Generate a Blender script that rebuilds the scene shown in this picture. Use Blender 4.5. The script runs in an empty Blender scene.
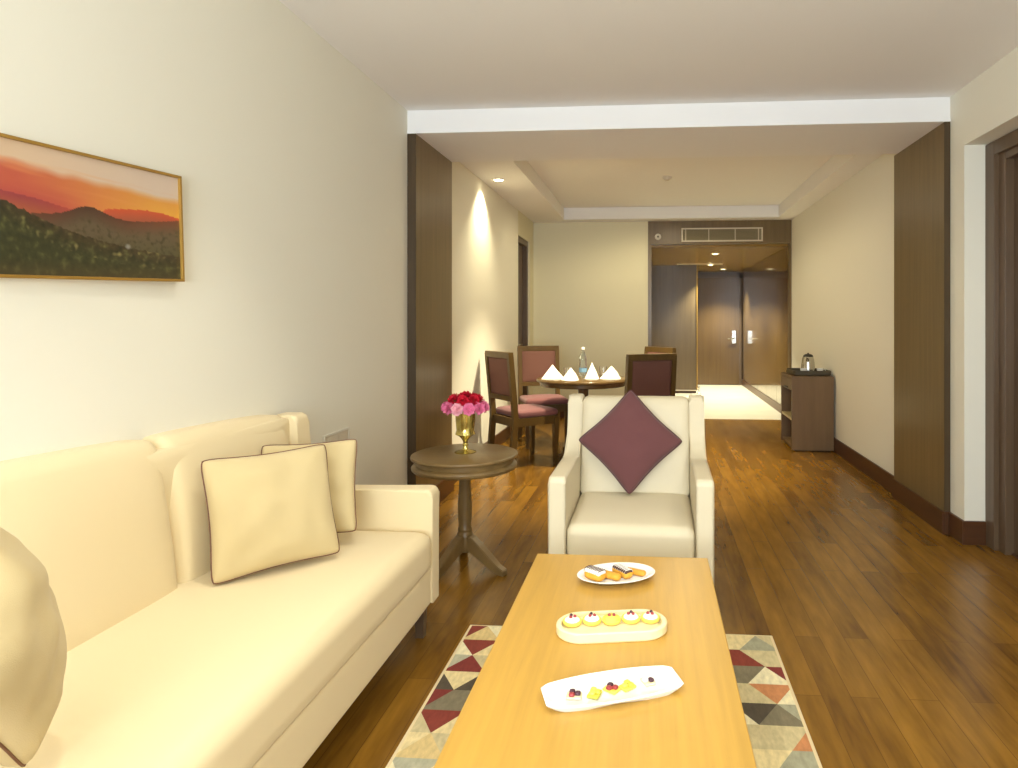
import bpy, bmesh, math, random
from mathutils import Vector, Matrix, Euler, noise
random.seed(7)
PI = math.pi
S = bpy.context.scene
COL = S.collection

# ------------------------------------------------------------------ helpers
def lin(c):
    return tuple(((v/255)/12.92 if v/255 <= .04045 else ((v/255+.055)/1.055)**2.4) for v in c) + (1,)

def mat(name, rgb, rough=.5, metal=0, spec=.5, noise_amt=0, noise_scale=(20, 20, 20), bump=0, bump_scale=200,
        sheen=0, coat=0, coat_rough=.1, trans=0, ior=1.45, emit=None, emit_s=0, sss=0):
    m = bpy.data.materials.new(name); m.use_nodes = True
    nt = m.node_tree; N = nt.nodes; L = nt.links
    b = N['Principled BSDF']
    col = lin(rgb)
    b.inputs['Base Color'].default_value = col
    b.inputs['Roughness'].default_value = rough
    b.inputs['Metallic'].default_value = metal
    b.inputs['Specular IOR Level'].default_value = spec
    b.inputs['Sheen Weight'].default_value = sheen
    b.inputs['Coat Weight'].default_value = coat
    b.inputs['Coat Roughness'].default_value = coat_rough
    b.inputs['Transmission Weight'].default_value = trans
    b.inputs['IOR'].default_value = ior
    if sss:
        b.inputs['Subsurface Weight'].default_value = sss
        b.inputs['Subsurface Radius'].default_value = (.01, .006, .003)
    if emit:
        b.inputs['Emission Color'].default_value = lin(emit)
        b.inputs['Emission Strength'].default_value = emit_s
    if noise_amt or bump:
        tc = N.new('ShaderNodeTexCoord')
        mp = N.new('ShaderNodeMapping'); mp.inputs['Scale'].default_value = noise_scale
        L.new(tc.outputs['Object'], mp.inputs['Vector'])
    if noise_amt:
        n = N.new('ShaderNodeTexNoise'); n.inputs['Scale'].default_value = 1; n.inputs['Detail'].default_value = 5
        n.inputs['Roughness'].default_value = .6
        L.new(mp.outputs[0], n.inputs['Vector'])
        mr = N.new('ShaderNodeMapRange')
        mr.inputs['From Min'].default_value = .3; mr.inputs['From Max'].default_value = .7
        mr.inputs['To Min'].default_value = 1-noise_amt; mr.inputs['To Max'].default_value = 1+noise_amt
        L.new(n.outputs['Fac'], mr.inputs['Value'])
        mx = N.new('ShaderNodeVectorMath'); mx.operation = 'SCALE'
        mx.inputs[0].default_value = col[:3]
        L.new(mr.outputs[0], mx.inputs['Scale'])
        L.new(mx.outputs[0], b.inputs['Base Color'])
    if bump:
        n2 = N.new('ShaderNodeTexNoise'); n2.inputs['Scale'].default_value = bump_scale; n2.inputs['Detail'].default_value = 2
        L.new(tc.outputs['Object'], n2.inputs['Vector'])
        bp = N.new('ShaderNodeBump'); bp.inputs['Strength'].default_value = bump; bp.inputs['Distance'].default_value = .002
        L.new(n2.outputs['Fac'], bp.inputs['Height'])
        L.new(bp.outputs[0], b.inputs['Normal'])
    return m

def floor_mat():
    m = bpy.data.materials.new('wood_floor'); m.use_nodes = True
    nt = m.node_tree; N = nt.nodes; L = nt.links; b = N['Principled BSDF']
    tc = N.new('ShaderNodeTexCoord')
    mp = N.new('ShaderNodeMapping'); mp.inputs['Rotation'].default_value = (0, 0, PI/2)
    L.new(tc.outputs['Object'], mp.inputs['Vector'])
    br = N.new('ShaderNodeTexBrick')
    br.offset = .37; br.inputs['Scale'].default_value = 1
    br.inputs['Brick Width'].default_value = 1.15; br.inputs['Row Height'].default_value = .098
    br.inputs['Mortar Size'].default_value = .0012; br.inputs['Mortar Smooth'].default_value = .3
    br.inputs['Color1'].default_value = (0, 0, 0, 1); br.inputs['Color2'].default_value = (1, 1, 1, 1)
    br.inputs['Mortar'].default_value = (.2, .2, .2, 1)
    L.new(mp.outputs[0], br.inputs['Vector'])
    sc = N.new('ShaderNodeMapping'); sc.inputs['Scale'].default_value = (9, 1.3, 1)
    L.new(tc.outputs['Object'], sc.inputs['Vector'])
    n1 = N.new('ShaderNodeTexNoise'); n1.inputs['Scale'].default_value = 1.6; n1.inputs['Detail'].default_value = 3
    n1.inputs['Roughness'].default_value = .62; n1.inputs['Distortion'].default_value = .15
    L.new(sc.outputs[0], n1.inputs['Vector'])
    n2 = N.new('ShaderNodeTexNoise'); n2.inputs['Scale'].default_value = 5; n2.inputs['Detail'].default_value = 2
    L.new(sc.outputs[0], n2.inputs['Vector'])
    ad = N.new('ShaderNodeMath'); ad.operation = 'MULTIPLY_ADD'; ad.inputs[1].default_value = .26
    L.new(br.outputs['Color'], ad.inputs[0])
    a2 = N.new('ShaderNodeMath'); a2.operation = 'MULTIPLY_ADD'; a2.inputs[1].default_value = .75
    L.new(n1.outputs['Fac'], a2.inputs[0]); 
    a3 = N.new('ShaderNodeMath'); a3.operation = 'MULTIPLY'; a3.inputs[1].default_value = .2
    L.new(n2.outputs['Fac'], a3.inputs[0]); L.new(a3.outputs[0], a2.inputs[2]); L.new(a2.outputs[0], ad.inputs[2])
    cr = N.new('ShaderNodeValToRGB')
    e = cr.color_ramp.elements
    e[0].position = .30; e[0].color = lin((78, 49, 12))
    e[1].position = .85; e[1].color = lin((150, 107, 36))
    k = e.new(.55); k.color = lin((120, 82, 22))
    L.new(ad.outputs[0], cr.inputs['Fac'])
    mx = N.new('ShaderNodeMix'); mx.data_type = 'RGBA'
    L.new(br.outputs['Fac'], mx.inputs['Factor'])
    L.new(cr.outputs[0], mx.inputs['A']); mx.inputs['B'].default_value = lin((92, 60, 18))
    L.new(mx.outputs['Result'], b.inputs['Base Color'])
    b.inputs['Roughness'].default_value = .26
    b.inputs['Specular IOR Level'].default_value = .5
    return m

def cattr_mat(name, rough=.5):
    m = bpy.data.materials.new(name); m.use_nodes = True
    N = m.node_tree.nodes; b = N['Principled BSDF']
    a = N.new('ShaderNodeAttribute'); a.attribute_name = 'Col'
    m.node_tree.links.new(a.outputs['Color'], b.inputs['Base Color'])
    b.inputs['Roughness'].default_value = rough
    return m

def obj(name, bm, material, parent=None, loc=(0, 0, 0), rot=(0, 0, 0), angle=40):
    me = bpy.data.meshes.new(name)
    bmesh.ops.recalc_face_normals(bm, faces=bm.faces[:])
    bm.to_mesh(me); bm.free()
    for p in me.polygons: p.use_smooth = True
    me.set_sharp_from_angle(angle=math.radians(angle))
    for mm in (material if isinstance(material, (list, tuple)) else [material]):
        me.materials.append(mm)
    o = bpy.data.objects.new(name, me); COL.objects.link(o)
    o.location = loc; o.rotation_euler = rot
    if len(me.polygons) < 400:
        wn = o.modifiers.new('weighted_normal', 'WEIGHTED_NORMAL'); wn.keep_sharp = True; wn.weight = 90
    if parent: o.parent = parent
    return o

def tag(o, label, cat, group=None):
    o['label'] = label; o['category'] = cat
    if group: o['group'] = group
    return o

def thing(name, label, cat, loc=(0, 0, 0), rz=0, group=None):
    o = bpy.data.objects.new(name, None); COL.objects.link(o)
    o.empty_display_size = .05
    o.location = loc; o.rotation_euler = (0, 0, rz)
    return tag(o, label, cat, group)

def dup(root, loc, rot, label):
    r = root.copy(); COL.objects.link(r); r.location = loc
    r.rotation_euler = rot if isinstance(rot, tuple) else (0, 0, rot)
    r['label'] = label
    for ch in list(root.children):
        c = ch.copy(); COL.objects.link(c); c.parent = r
        for g in list(ch.children):
            d = g.copy(); COL.objects.link(d); d.parent = c
    return r

def struct(name, bm, m, parent=None, angle=40):
    o = obj(name, bm, m, parent, angle=angle)
    if not parent: o['kind'] = 'structure'
    return o

def BM(): return bmesh.new()

def box(bm, x0, x1, y0, y1, z0, z1, bev=0, seg=2):
    r = bmesh.ops.create_cube(bm, size=1)
    vs = r['verts']
    for v in vs:
        v.co = Vector(((x0+x1)/2+v.co.x*(x1-x0), (y0+y1)/2+v.co.y*(y1-y0), (z0+z1)/2+v.co.z*(z1-z0)))
    if bev:
        es = list({e for v in vs for e in v.link_edges})
        bmesh.ops.bevel(bm, geom=es, offset=bev, segments=seg, profile=.5, affect='EDGES')
    return bm

def bx(*a, **k): return box(BM(), *a, **k)

def prism(bm, pts, axis, a, b, bev=0, seg=2):
    """polygon pts extruded along axis from a to b; pts are the two other coordinates in xyz order"""
    def P(p, t):
        return {'x': (t, p[0], p[1]), 'y': (p[0], t, p[1]), 'z': (p[0], p[1], t)}[axis]
    A = [bm.verts.new(P(p, a)) for p in pts]; B = [bm.verts.new(P(p, b)) for p in pts]
    n = len(pts)
    fa = bm.faces.new(A); fb = bm.faces.new(list(reversed(B)))
    for i in range(n):
        bm.faces.new((A[i], B[i], B[(i+1) % n], A[(i+1) % n]))
    if bev:
        es = list(set(fa.edges) | set(fb.edges))
        bmesh.ops.bevel(bm, geom=es, offset=bev, segments=seg, profile=.5, affect='EDGES')
    return bm

def lathe(bm, prof, seg=40, c=(0, 0, 0)):
    rings = []
    for r, z in prof:
        if r < 1e-6:
            rings.append([bm.verts.new((c[0], c[1], c[2]+z))])
        else:
            rings.append([bm.verts.new((c[0]+r*math.cos(2*PI*i/seg), c[1]+r*math.sin(2*PI*i/seg), c[2]+z)) for i in range(seg)])
    for a, b in zip(rings, rings[1:]):
        for i in range(seg):
            j = (i+1) % seg
            if len(a) == 1 and len(b) == 1: continue
            if len(a) == 1: bm.faces.new((a[0], b[j], b[i]))
            elif len(b) == 1: bm.faces.new((a[i], a[j], b[0]))
            else: bm.faces.new((a[i], a[j], b[j], b[i]))
    return bm

def tube(bm, pts, r, closed=False, seg=8):
    pts = [Vector(p) for p in pts]; n = len(pts); rings = []
    rr = r if isinstance(r, (list, tuple)) else [r]*n
    up = None
    for i, p in enumerate(pts):
        a = pts[i-1] if (i or closed) else p
        b = pts[(i+1) % n] if (i < n-1 or closed) else p
        t = (b-a).normalized()
        if up is None:
            up = Vector((0, 0, 1)) if abs(t.z) < .9 else Vector((1, 0, 0))
        s = t.cross(up).normalized(); up = s.cross(t).normalized()
        rings.append([bm.verts.new(p+(s*math.cos(2*PI*k/seg)+up*math.sin(2*PI*k/seg))*rr[i]) for k in range(seg)])
    m = n if closed else n-1
    for i in range(m):
        A, B = rings[i], rings[(i+1) % n]
        off = 0
        if closed and i == n-1:
            off = min(range(seg), key=lambda o: (A[0].co-B[o].co).length)
        for k in range(seg):
            bm.faces.new((A[k], A[(k+1) % seg], B[(k+1+off) % seg], B[(k+off) % seg]))
    if not closed:
        bm.faces.new(rings[0]); bm.faces.new(list(reversed(rings[-1])))
    return bm

def softbox(bm, x0, x1, y0, y1, z0, z1, r, n=14, f=None):
    """rounded box with a dense surface; f(point, u, v, w) may move each vertex (u,v,w in -1..1)"""
    start = len(bm.verts)
    h = Vector(((x1-x0)/2, (y1-y0)/2, (z1-z0)/2)); c = Vector(((x0+x1)/2, (y0+y1)/2, (z0+z1)/2))
    r = min(r, h.x, h.y, h.z)
    grid = {}
    def vert(i, j, k):
        key = (i, j, k)
        if key not in grid:
            q = []
            for t in (i, j, k):
                s = 2*t/n-1
                q.append(s)
            p = []
            for s, hh in zip(q, h):
                # denser near the edges
                a = math.copysign(abs(s)**.7, s)
                p.append(a*hh)
            p = Vector(p)
            inner = Vector([max(-hh+r, min(hh-r, v)) for v, hh in zip(p, h)])
            d = p-inner
            if d.length > 1e-9: p = inner+d.normalized()*r
            p = p+c
            if f: p = Vector(f(p, q[0], q[1], q[2]))
            grid[key] = bm.verts.new(p)
        return grid[key]
    for ax in range(3):
        for side in (0, n):
            for i in range(n):
                for j in range(n):
                    q = []
                    for a, b in ((i, j), (i+1, j), (i+1, j+1), (i, j+1)):
                        t = [0, 0, 0]; t[ax] = side; t[(ax+1) % 3] = a; t[(ax+2) % 3] = b
                        q.append(vert(*t))
                    try: bm.faces.new(q)
                    except ValueError: pass
    return bm

def pillow_pt(u, v, a, b, T, side, c, seed, wr):
    k = 1-.05*(u*u*v*v)**4
    x = a*u*(1-c*(1-v*v))*k; z = b*v*(1-c*(1-u*u))*k
    t = T*max(0, (1-u*u)*(1-v*v))**.42
    k = .35+.65*min(1, (1-abs(u))*3)*min(1, (1-abs(v))*3)
    w = noise.noise(Vector((u*2.3+seed, v*2.3, side*3)))*wr*k
    w += noise.noise(Vector((u*6+seed, v*1.5, side*5)))*wr*.45*max(0, abs(u)-.3)
    y = side*(t+w*min(1, t/T*1.5))
    return Vector((x, y, z))

def make_pillow(name, label, cat, m, pm, a, b, T, loc, rot, group=None, c=.07, seed=0, wr=.012, pr=.004, N=28):
    """upright pillow in its own xz plane, +-y its two faces; the piping is a child"""
    bm = BM(); V = {}
    g = lambda i: -math.cos(PI*i/N)*.5+(2*i/N-1)*.5
    for s in (-1, 1):
        for i in range(N+1):
            for j in range(N+1):
                e = i in (0, N) or j in (0, N)
                key = (i, j, 0 if e else s)
                if key not in V:
                    V[key] = bm.verts.new(pillow_pt(g(i), g(j), a, b, T, s, c, seed, wr))
    for s in (-1, 1):
        for i in range(N):
            for j in range(N):
                q = [V.get((p, w, s)) or V[(p, w, 0)] for p, w in ((i, j), (i+1, j), (i+1, j+1), (i, j+1))]
                bm.faces.new(q if s < 0 else list(reversed(q)))
    o = obj(name, bm, m, angle=80); tag(o, label, cat, group)
    ring = [pillow_pt(g(i), -1, a, b, T, 1, c, seed, 0) for i in range(N)] + [pillow_pt(1, g(i), a, b, T, 1, c, seed, 0) for i in range(N)] \
        + [pillow_pt(-g(i), 1, a, b, T, 1, c, seed, 0) for i in range(N)] + [pillow_pt(-1, -g(i), a, b, T, 1, c, seed, 0) for i in range(N)]
    p = obj('piping', tube(BM(), ring, pr, closed=True, seg=6), pm, o)
    o.location = loc; o.rotation_euler = rot
    return o

# ------------------------------------------------------------------ materials
WALL = mat('wall_paint', (236, 231, 214), .75, bump=.05, bump_scale=300)
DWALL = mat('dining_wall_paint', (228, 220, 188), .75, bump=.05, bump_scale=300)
CEIL = mat('ceiling_paint', (243, 240, 236), .8)
BEAM = mat('beam_paint', (244, 242, 240), .7)
FLOOR = floor_mat()
MARBLE = mat('cream_marble', (250, 240, 212), .2, noise_amt=.06, noise_scale=(2, 2, 2))
DARK = mat('dark_veneer', (116, 96, 64), .3, noise_amt=.14, noise_scale=(30, 30, 1.5), spec=.5)
DARKF = mat('dark_door_veneer', (98, 78, 58), .32, noise_amt=.14, noise_scale=(30, 30, 1.5))
GLOSSW = mat('glossy_veneer', (106, 80, 38), .12, noise_amt=.12, noise_scale=(14, 14, .8), coat=.6, coat_rough=.04)
HALLC = mat('hall_ceiling_veneer', (150, 118, 58), .25, noise_amt=.06, noise_scale=(3, 3, 3))
BASEB = mat('baseboard_wood', (80, 48, 24), .35, noise_amt=.15, noise_scale=(3, 3, 30))
CREAM = mat('sofa_fabric', (230, 210, 166), .85, bump=.25, bump_scale=700, sheen=.15)
CREAMP = mat('cushion_fabric', (203, 182, 134), .85, bump=.3, bump_scale=600, sheen=.15)
PIPE = mat('brown_piping', (112, 74, 52), .7)
LEATH = mat('armchair_fabric', (222, 209, 178), .55, bump=.08, bump_scale=500)
PURP = mat('purple_fabric', (104, 62, 62), .9, bump=.3, bump_scale=600, sheen=.2)
PURPP = mat('purple_piping', (84, 48, 48), .9)
HONEY = mat('honey_oak', (196, 152, 68), .32, noise_amt=.10, noise_scale=(34, 1.6, 8))
WOODT = mat('side_table_walnut', (122, 97, 58), .3, noise_amt=.14, noise_scale=(6, 30, 6))
CHW = mat('chair_walnut', (86, 64, 28), .4, noise_amt=.16, noise_scale=(20, 20, 4))
CHF = mat('chair_maroon', (116, 70, 70), .85, bump=.2, bump_scale=500, sheen=.2)
CHB = mat('chair_back_maroon', (104, 68, 58), .85, bump=.2, bump_scale=500)
DTAB = mat('dining_table_walnut', (92, 70, 38), .22, noise_amt=.12, noise_scale=(5, 24, 5))
WHITE = mat('white_porcelain', (246, 244, 238), .15)
LINEN = mat('white_linen', (248, 246, 240), .9)
GOLDV = mat('antique_gold_glass', (208, 190, 112), .14, metal=.9, noise_amt=.25, noise_scale=(40, 40, 25))
GOLDF = mat('gold_frame', (176, 136, 62), .4, metal=.45)
REDP = mat('red_petal', (206, 14, 46), .7)
PINKP = mat('pink_petal', (240, 128, 168), .7)
PALEP = mat('pale_pink_petal', (248, 178, 190), .7)
STEM = mat('green_stem', (70, 110, 50), .6)
STEEL = mat('brushed_steel', (200, 196, 186), .22, metal=1)
BLACKP = mat('black_plastic', (38, 34, 26), .4)
TRAYD = mat('dark_tray', (70, 60, 40), .4)
GREYM = mat('vent_paint', (214, 202, 180), .5)
SLAT = mat('vent_slat', (150, 138, 110), .6)
VENTB = mat('vent_shadow_box', (96, 84, 62), .8)
PLAST = mat('white_plastic', (226, 220, 206), .4)
LENS = mat('lamp_lens', (255, 244, 214), .5, emit=(255, 240, 200), emit_s=30)
GLASS = mat('clear_glass', (255, 255, 255), .02, trans=1, ior=1.45)
PETB = mat('clear_bottle_plastic', (235, 245, 250), .05, trans=.95, ior=1.3)
LABELB = mat('blue_label', (120, 160, 190), .5)
CERAM = mat('cream_ceramic', (244, 226, 178), .35)
CUSTARD = mat('yellow_tart_crust', (240, 214, 92), .6)
WCREAM = mat('whipped_cream', (252, 246, 232), .6)
BERRY = mat('berry_red', (160, 60, 60), .4)
BERRYD = mat('dark_berry', (78, 46, 56), .4)
HERB = mat('green_garnish', (206, 200, 74), .5)
DOUGH = mat('golden_choux', (222, 160, 52), .6, noise_amt=.12, noise_scale=(60, 60, 60))
CHOC = mat('chocolate', (84, 58, 50), .35)
ICING = mat('white_icing', (246, 240, 228), .4)

# ------------------------------------------------------------------ the room
XL, XR, PR = -1.575, 1.81, 1.774
CZ = 2.655
BY0, BY1 = 4.1, 4.86      # the beam between living and dining
BACK = 8.6
NY = 3.92                 # door niche edge
struct('floor', bx(XL-.1, 2.2, -2.3, BACK+.02, -.08, 0), FLOOR)
struct('floor_hallway', bx(-.3, 1.95, BACK+.02, 13.3, -.08, 0), MARBLE)
struct('ceiling', bx(XL-.1, 2.2, -2.3, BY0, CZ, CZ+.1), CEIL)
struct('wall_left', bx(XL-.1, XL, -2.3, 7.60, 0, 2.9), WALL)
bm = BM()
box(bm, XR, XR+.25, NY, BACK+.1, 0, 2.9)
box(bm, XR, XR+.25, 2.2, NY, 2.315, 2.9)
box(bm, XR, XR+.25, -2.3, 2.2, 0, 2.9)
struct('wall_right', bm, WALL)
# rear wall behind the camera with an assumed, unseen window opening
bm = BM()
box(bm, XL, -1.4, -2.3, -2.2, 0, CZ); box(bm, .7, XR, -2.3, -2.2, 0, CZ)
box(bm, -1.4, .7, -2.3, -2.2, 0, .5); box(bm, -1.4, .7, -2.3, -2.2, 2.35, CZ)
struct('wall_rear', bm, WALL)
# beam with a small lip, and wood clad piers
bm = bx(XL, XR, BY0, BY1, 2.505, 2.9)
box(bm, XL, XR, BY0-.008, BY0, 2.505, 2.52)
struct('trim_1', bm, BEAM)
EDGE = mat('dark_pier_front', (74, 58, 38), .35, noise_amt=.12, noise_scale=(30, 30, 1.5))  # thin darker strip over each pier's near face
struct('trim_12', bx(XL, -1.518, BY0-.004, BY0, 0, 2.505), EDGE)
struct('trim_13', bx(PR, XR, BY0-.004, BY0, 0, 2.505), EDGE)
def pier(x0, x1, far):
    bm = bx(x0, x1, BY0, far, 0, 2.505, bev=.003)
    return bm
struct('trim_2', pier(XL-.02, -1.518, 4.86), DARK)
struct('trim_3', pier(PR, XR+.02, 4.92), DARK)
# dining walls and tray ceiling
bm = BM()
box(bm, XL-.1, XL, 8.32, BACK+.1, 0, 2.9); box(bm, XL-.1, XL, 7.60, 8.32, 2.31, 2.9)
struct('wall_dining', bm, DWALL)
bm = BM()
box(bm, XL, -.046, BACK, BACK+.1, 0, 2.9); box(bm, -.046, XR, BACK, BACK+.1, 2.6, 2.9)
struct('wall_back', bm, DWALL)
struct('ceiling_dining', bx(XL, XR, BY1, BACK, 2.75, 2.9), CEIL)
struct('trim_4', bx(XL, -1.13, BY1, BACK, 2.6, 2.75), CEIL)
struct('trim_5', bx(-1.13, XR, 8.35, BACK, 2.6, 2.75), CEIL)
struct('trim_6', bx(1.60, XR, BY1, 8.35, 2.6, 2.75), CEIL)
# baseboards
def skirting(name, segs):
    bm = BM()
    for s in segs: box(bm, *s, 0, .137, bev=.003)
    struct(name, bm, BASEB)
skirting('baseboard_right', [(XR-.016, XR, 4.92, BACK-.03), (PR-.016, PR, BY0-.016, 4.92), (PR, XR, BY0-.016, BY0), (XR-.016, XR, NY, BY0-.016), (XR-.016, 1.924, NY-.016, NY)])
skirting('baseboard_left', [(XL, XL+.016, -2.2, BY0-.016), (-1.518, -1.502, BY0-.016, 4.86), (XL, -1.518, BY0-.016, BY0), (XL, XL+.016, 4.86, 7.60), (XL, XL+.016, 8.32, BACK)])
skirting('baseboard_back', [(XL, -.06, BACK-.016, BACK)])
# right-hand door in its niche
bm = BM()
box(bm, 1.924, 1.96, NY-.10, NY-.002, 0, 2.31, bev=.004)
box(bm, 1.95, 2.0, NY-.17, NY-.06, 0, 2.25, bev=.004)
box(bm, 1.924, 1.96, 2.25, NY-.10, 2.23, 2.31, bev=.004)
box(bm, 1.95, 2.0, 2.30, NY-.17, 2.19, 2.25, bev=.004)
box(bm, 1.924, 1.96, 2.2, 2.30, 0, 2.31, bev=.004)
d1 = struct('door_1', bm, DARKF)
obj('door_leaf', bx(2.0, 2.045, 2.30, NY-.16, .01, 2.2), DARKF, d1)
bm = BM(); lathe(bm, [(0, 0), (.026, 0), (.026, .008), (0, .008)], 20)
bmesh.ops.rotate(bm, verts=bm.verts, cent=(0, 0, 0), matrix=Matrix.Rotation(-PI/2, 3, 'Y'))
bmesh.ops.translate(bm, verts=bm.verts, vec=(2.0, 2.42, 1.0))
tube(bm, [(1.99, 2.42, 1.0), (1.95, 2.42, 1.0), (1.945, 2.44, 1.0), (1.945, 2.54, 1.0)], .009)
obj('door_handle', bm, STEEL, d1)
struct('trim_7', bx(1.985, 2.05, 2.25, NY-.16, 0, .012), BASEB)
# dining side door (left)
bm = BM()
box(bm, XL-.1, XL-.02, 7.60, 7.67, 0, 2.31); box(bm, XL-.1, XL-.02, 8.25, 8.32, 0, 2.31); box(bm, XL-.1, XL-.02, 7.67, 8.25, 2.24, 2.31)
d2 = struct('door_2', bm, DARKF)
obj('door_leaf', bx(XL-.12, XL-.075, 7.67, 8.25, .01, 2.24), DARKF, d2)
bm = BM(); tube(bm, [(XL-.08, 7.75, 1.0), (XL-.03, 7.75, 1.0), (XL-.025, 7.77, 1.0), (XL-.025, 7.86, 1.0)], .009)
obj('door_handle', bm, STEEL, d2)

# ------------------------------------------------------------------ entrance hallway
struct('trim_8', bx(-.046, XR, BACK-.012, BACK, 2.30, 2.6), DARK)          # header cladding
bm = BM()
box(bm, -.046, .0, BACK-.012, BACK+.14, 0, 2.30); box(bm, 1.785, XR, BACK-.012, BACK+.1, 0, 2.30)
struct('trim_9', bm, DARK)
struct('ceiling_hallway', bx(-.3, 1.95, BACK+.1, 13.3, 2.27, 2.4), HALLC)
bm = bx(-.046, XR, BACK, BACK+.1, 2.30, 2.6)
struct('wall_header', bm, DARK)
struct('wall_hallway_left', bx(-.4, -.06, BACK+.1, 11.6, 0, 2.3), DARK)
bm = bx(-.3, .80, 11.62, 13.2, .05, 2.27)
struct('wall_closet', bm, mat('closet_veneer', (102, 84, 58), .3, noise_amt=.12, noise_scale=(30, 30, 1.5)))
struct('trim_10', bx(-.3, .803, 11.605, 11.62, .045, .06), GREYM)
struct('baseboard_closet', bx(-.3, .79, 11.64, 13.2, 0, .05), BASEB)
struct('trim_11', bx(.797, .812, 11.6, 11.66, .06, 2.27), GOLDF)
struct('wall_hallway_end', bx(-.3, 1.95, 13.2, 13.3, 0, 2.3), DARKF)
bm = BM()
ys = [8.7, 9.55, 10.4, 11.25, 12.1, 12.98]
for a, b in zip(ys, ys[1:]):
    box(bm, 1.80, 1.84, a+.003, b-.003, .12, 2.265, bev=.002)
struct('wall_hallway_right', bm, GLOSSW)
struct('baseboard_hallway', bx(1.795, 1.84, 8.7, 13.2, 0, .115), BASEB)
bm = bx(1.84, 1.95, BACK+.1, 13.2, 0, 2.3)
struct('wall_hallway_backing', bm, DARKF)
# entrance door
bm = BM()
box(bm, .83, .88, 13.15, 13.2, 0, 2.2); box(bm, 1.745, 1.795, 13.15, 13.2, 0, 2.2); box(bm, .83, 1.795, 13.15, 13.2, 2.14, 2.2)
d3 = struct('door_3', bm, DARKF)
obj('door_leaf', bx(.88, 1.745, 13.155, 13.195, .01, 2.14), mat('entrance_door_veneer', (98, 74, 42), .22, noise_amt=.12, noise_scale=(24, 24, 1)), d3)
pl = obj('lock_plate', bx(1.60, 1.685, 13.135, 13.157, .83, 1.09, bev=.006), STEEL, d3)
bm = BM(); tube(bm, [(1.64, 13.14, .93), (1.64, 13.09, .93), (1.63, 13.085, .93), (1.51, 13.085, .93)], .012)
obj('door_handle', bm, STEEL, pl)
# vent grille in the header
v = thing('air_vent', 'wide pale slatted air conditioning grille in dark header above hallway', 'vent', (.917, BACK-.014, 2.415))
bm = BM()
W, Hh = .525, .09
box(bm, -W, W, -.012, 0, Hh-.018, Hh, bev=.002); box(bm, -W, W, -.012, 0, -Hh, -Hh+.018, bev=.002)
box(bm, -W, -W+.018, -.012, 0, -Hh+.018, Hh-.018, bev=.002); box(bm, W-.018, W, -.012, 0, -Hh+.018, Hh-.018, bev=.002)
obj('vent_frame', bm, GREYM, v)
obj('backing', bx(-W+.01, W-.01, -.003, -.001, -Hh+.01, Hh-.01), VENTB, v)
for i in range(9):
    z = -Hh+.028+i*(2*Hh-.056)/8
    obj('slat', prism(BM(), [(-.011, z-.005), (-.009, z-.007), (-.002, z+.004), (-.004, z+.006)], 'x', -W+.018, W-.018), SLAT, v)
for x in (-W+.055, -.17, .17, W-.055):
    obj('divider', bx(x-.005, x+.005, -.013, -.002, -Hh+.018, Hh-.018), GREYM, v)
# round sensor
sd = thing('smoke_sensor', 'small round white sensor on dark header left of the vent', 'sensor', (.085, BACK-.012, 2.395))
bm = lathe(BM(), [(0, .022), (.02, .022), (.036, .012), (.042, 0), (0, 0)], 28)
bmesh.ops.rotate(bm, verts=bm.verts, cent=(0, 0, 0), matrix=Matrix.Rotation(PI/2, 3, 'X'))
obj('housing', bm, PLAST, sd)
bm = lathe(BM(), [(0, .026), (.012, .026), (.014, .02)], 16)
bmesh.ops.rotate(bm, verts=bm.verts, cent=(0, 0, 0), matrix=Matrix.Rotation(PI/2, 3, 'X'))
obj('sensor_eye', bm, VENTB, sd)
# slot diffuser in hallway ceiling
sl = thing('slot_diffuser', 'long thin pale slot in the hallway ceiling near the closet', 'vent', (.83, 11.36, 2.27))
obj('slot_frame', bx(-.39, .39, -.05, .05, -.012, 0, bev=.002), GREYM, sl)
obj('slot_gap', bx(-.37, .37, -.02, .02, -.014, -.011), VENTB, sl)
# door stop at the closet foot
ds = thing('door_stop', 'tiny pale door stop at foot of closet corner', 'door stop', (.835, 11.58, 0))
obj('stop_body', lathe(BM(), [(0, 0), (.024, 0), (.024, .02), (.014, .03), (.014, .10), (.022, .104), (.022, .13), (0, .134)], 20), STEEL, ds)

# downlights
def downlight(x, y, z, label, r=.045):
    t = thing('downlight', label, 'ceiling light', (x, y, z))
    obj('trim_ring', lathe(BM(), [(r, 0), (r*1.35, 0), (r*1.35, -.004), (r*1.05, -.010), (r*.95, -.006), (r, 0)], 28), PLAST, t)
    obj('lens', lathe(BM(), [(0, -.003), (r*.97, -.003), (r*.97, -.0005), (0, -.0005)], 28), LENS, t)
    return t
def spot(x, y, z, power, deg, col=(1, .84, .58), blend=.5, target=None, r=.04, name='spot_lamp'):
    l = bpy.data.lights.new(name, 'SPOT'); l.energy = power; l.spot_size = math.radians(deg); l.spot_blend = blend
    l.color = col; l.shadow_soft_size = r
    o = bpy.data.objects.new(name, l); COL.objects.link(o); o.location = (x, y, z)
    if target: o.rotation_euler = (Vector(target)-Vector((x, y, z))).to_track_quat('-Z', 'Y').to_euler()
    return o
downlight(-1.41, 5.92, 2.6, 'lit round downlight in left ceiling border washing the wall')
downlight(-.26, 5.72, 2.75, 'lit round downlight above dining table just past the beam')
downlight(.93, 9.6, 2.27, 'hallway ceiling downlight nearest the vent')
downlight(1.02, 11.36, 2.256, 'downlight set on the slot in hallway ceiling')
downlight(1.36, 12.5, 2.27, 'hallway ceiling downlight nearest the entrance door')
t = thing('smoke_detector', 'tiny round detector on dining ceiling right of the downlight', 'detector', (.16, 6.62, 2.75))
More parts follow.
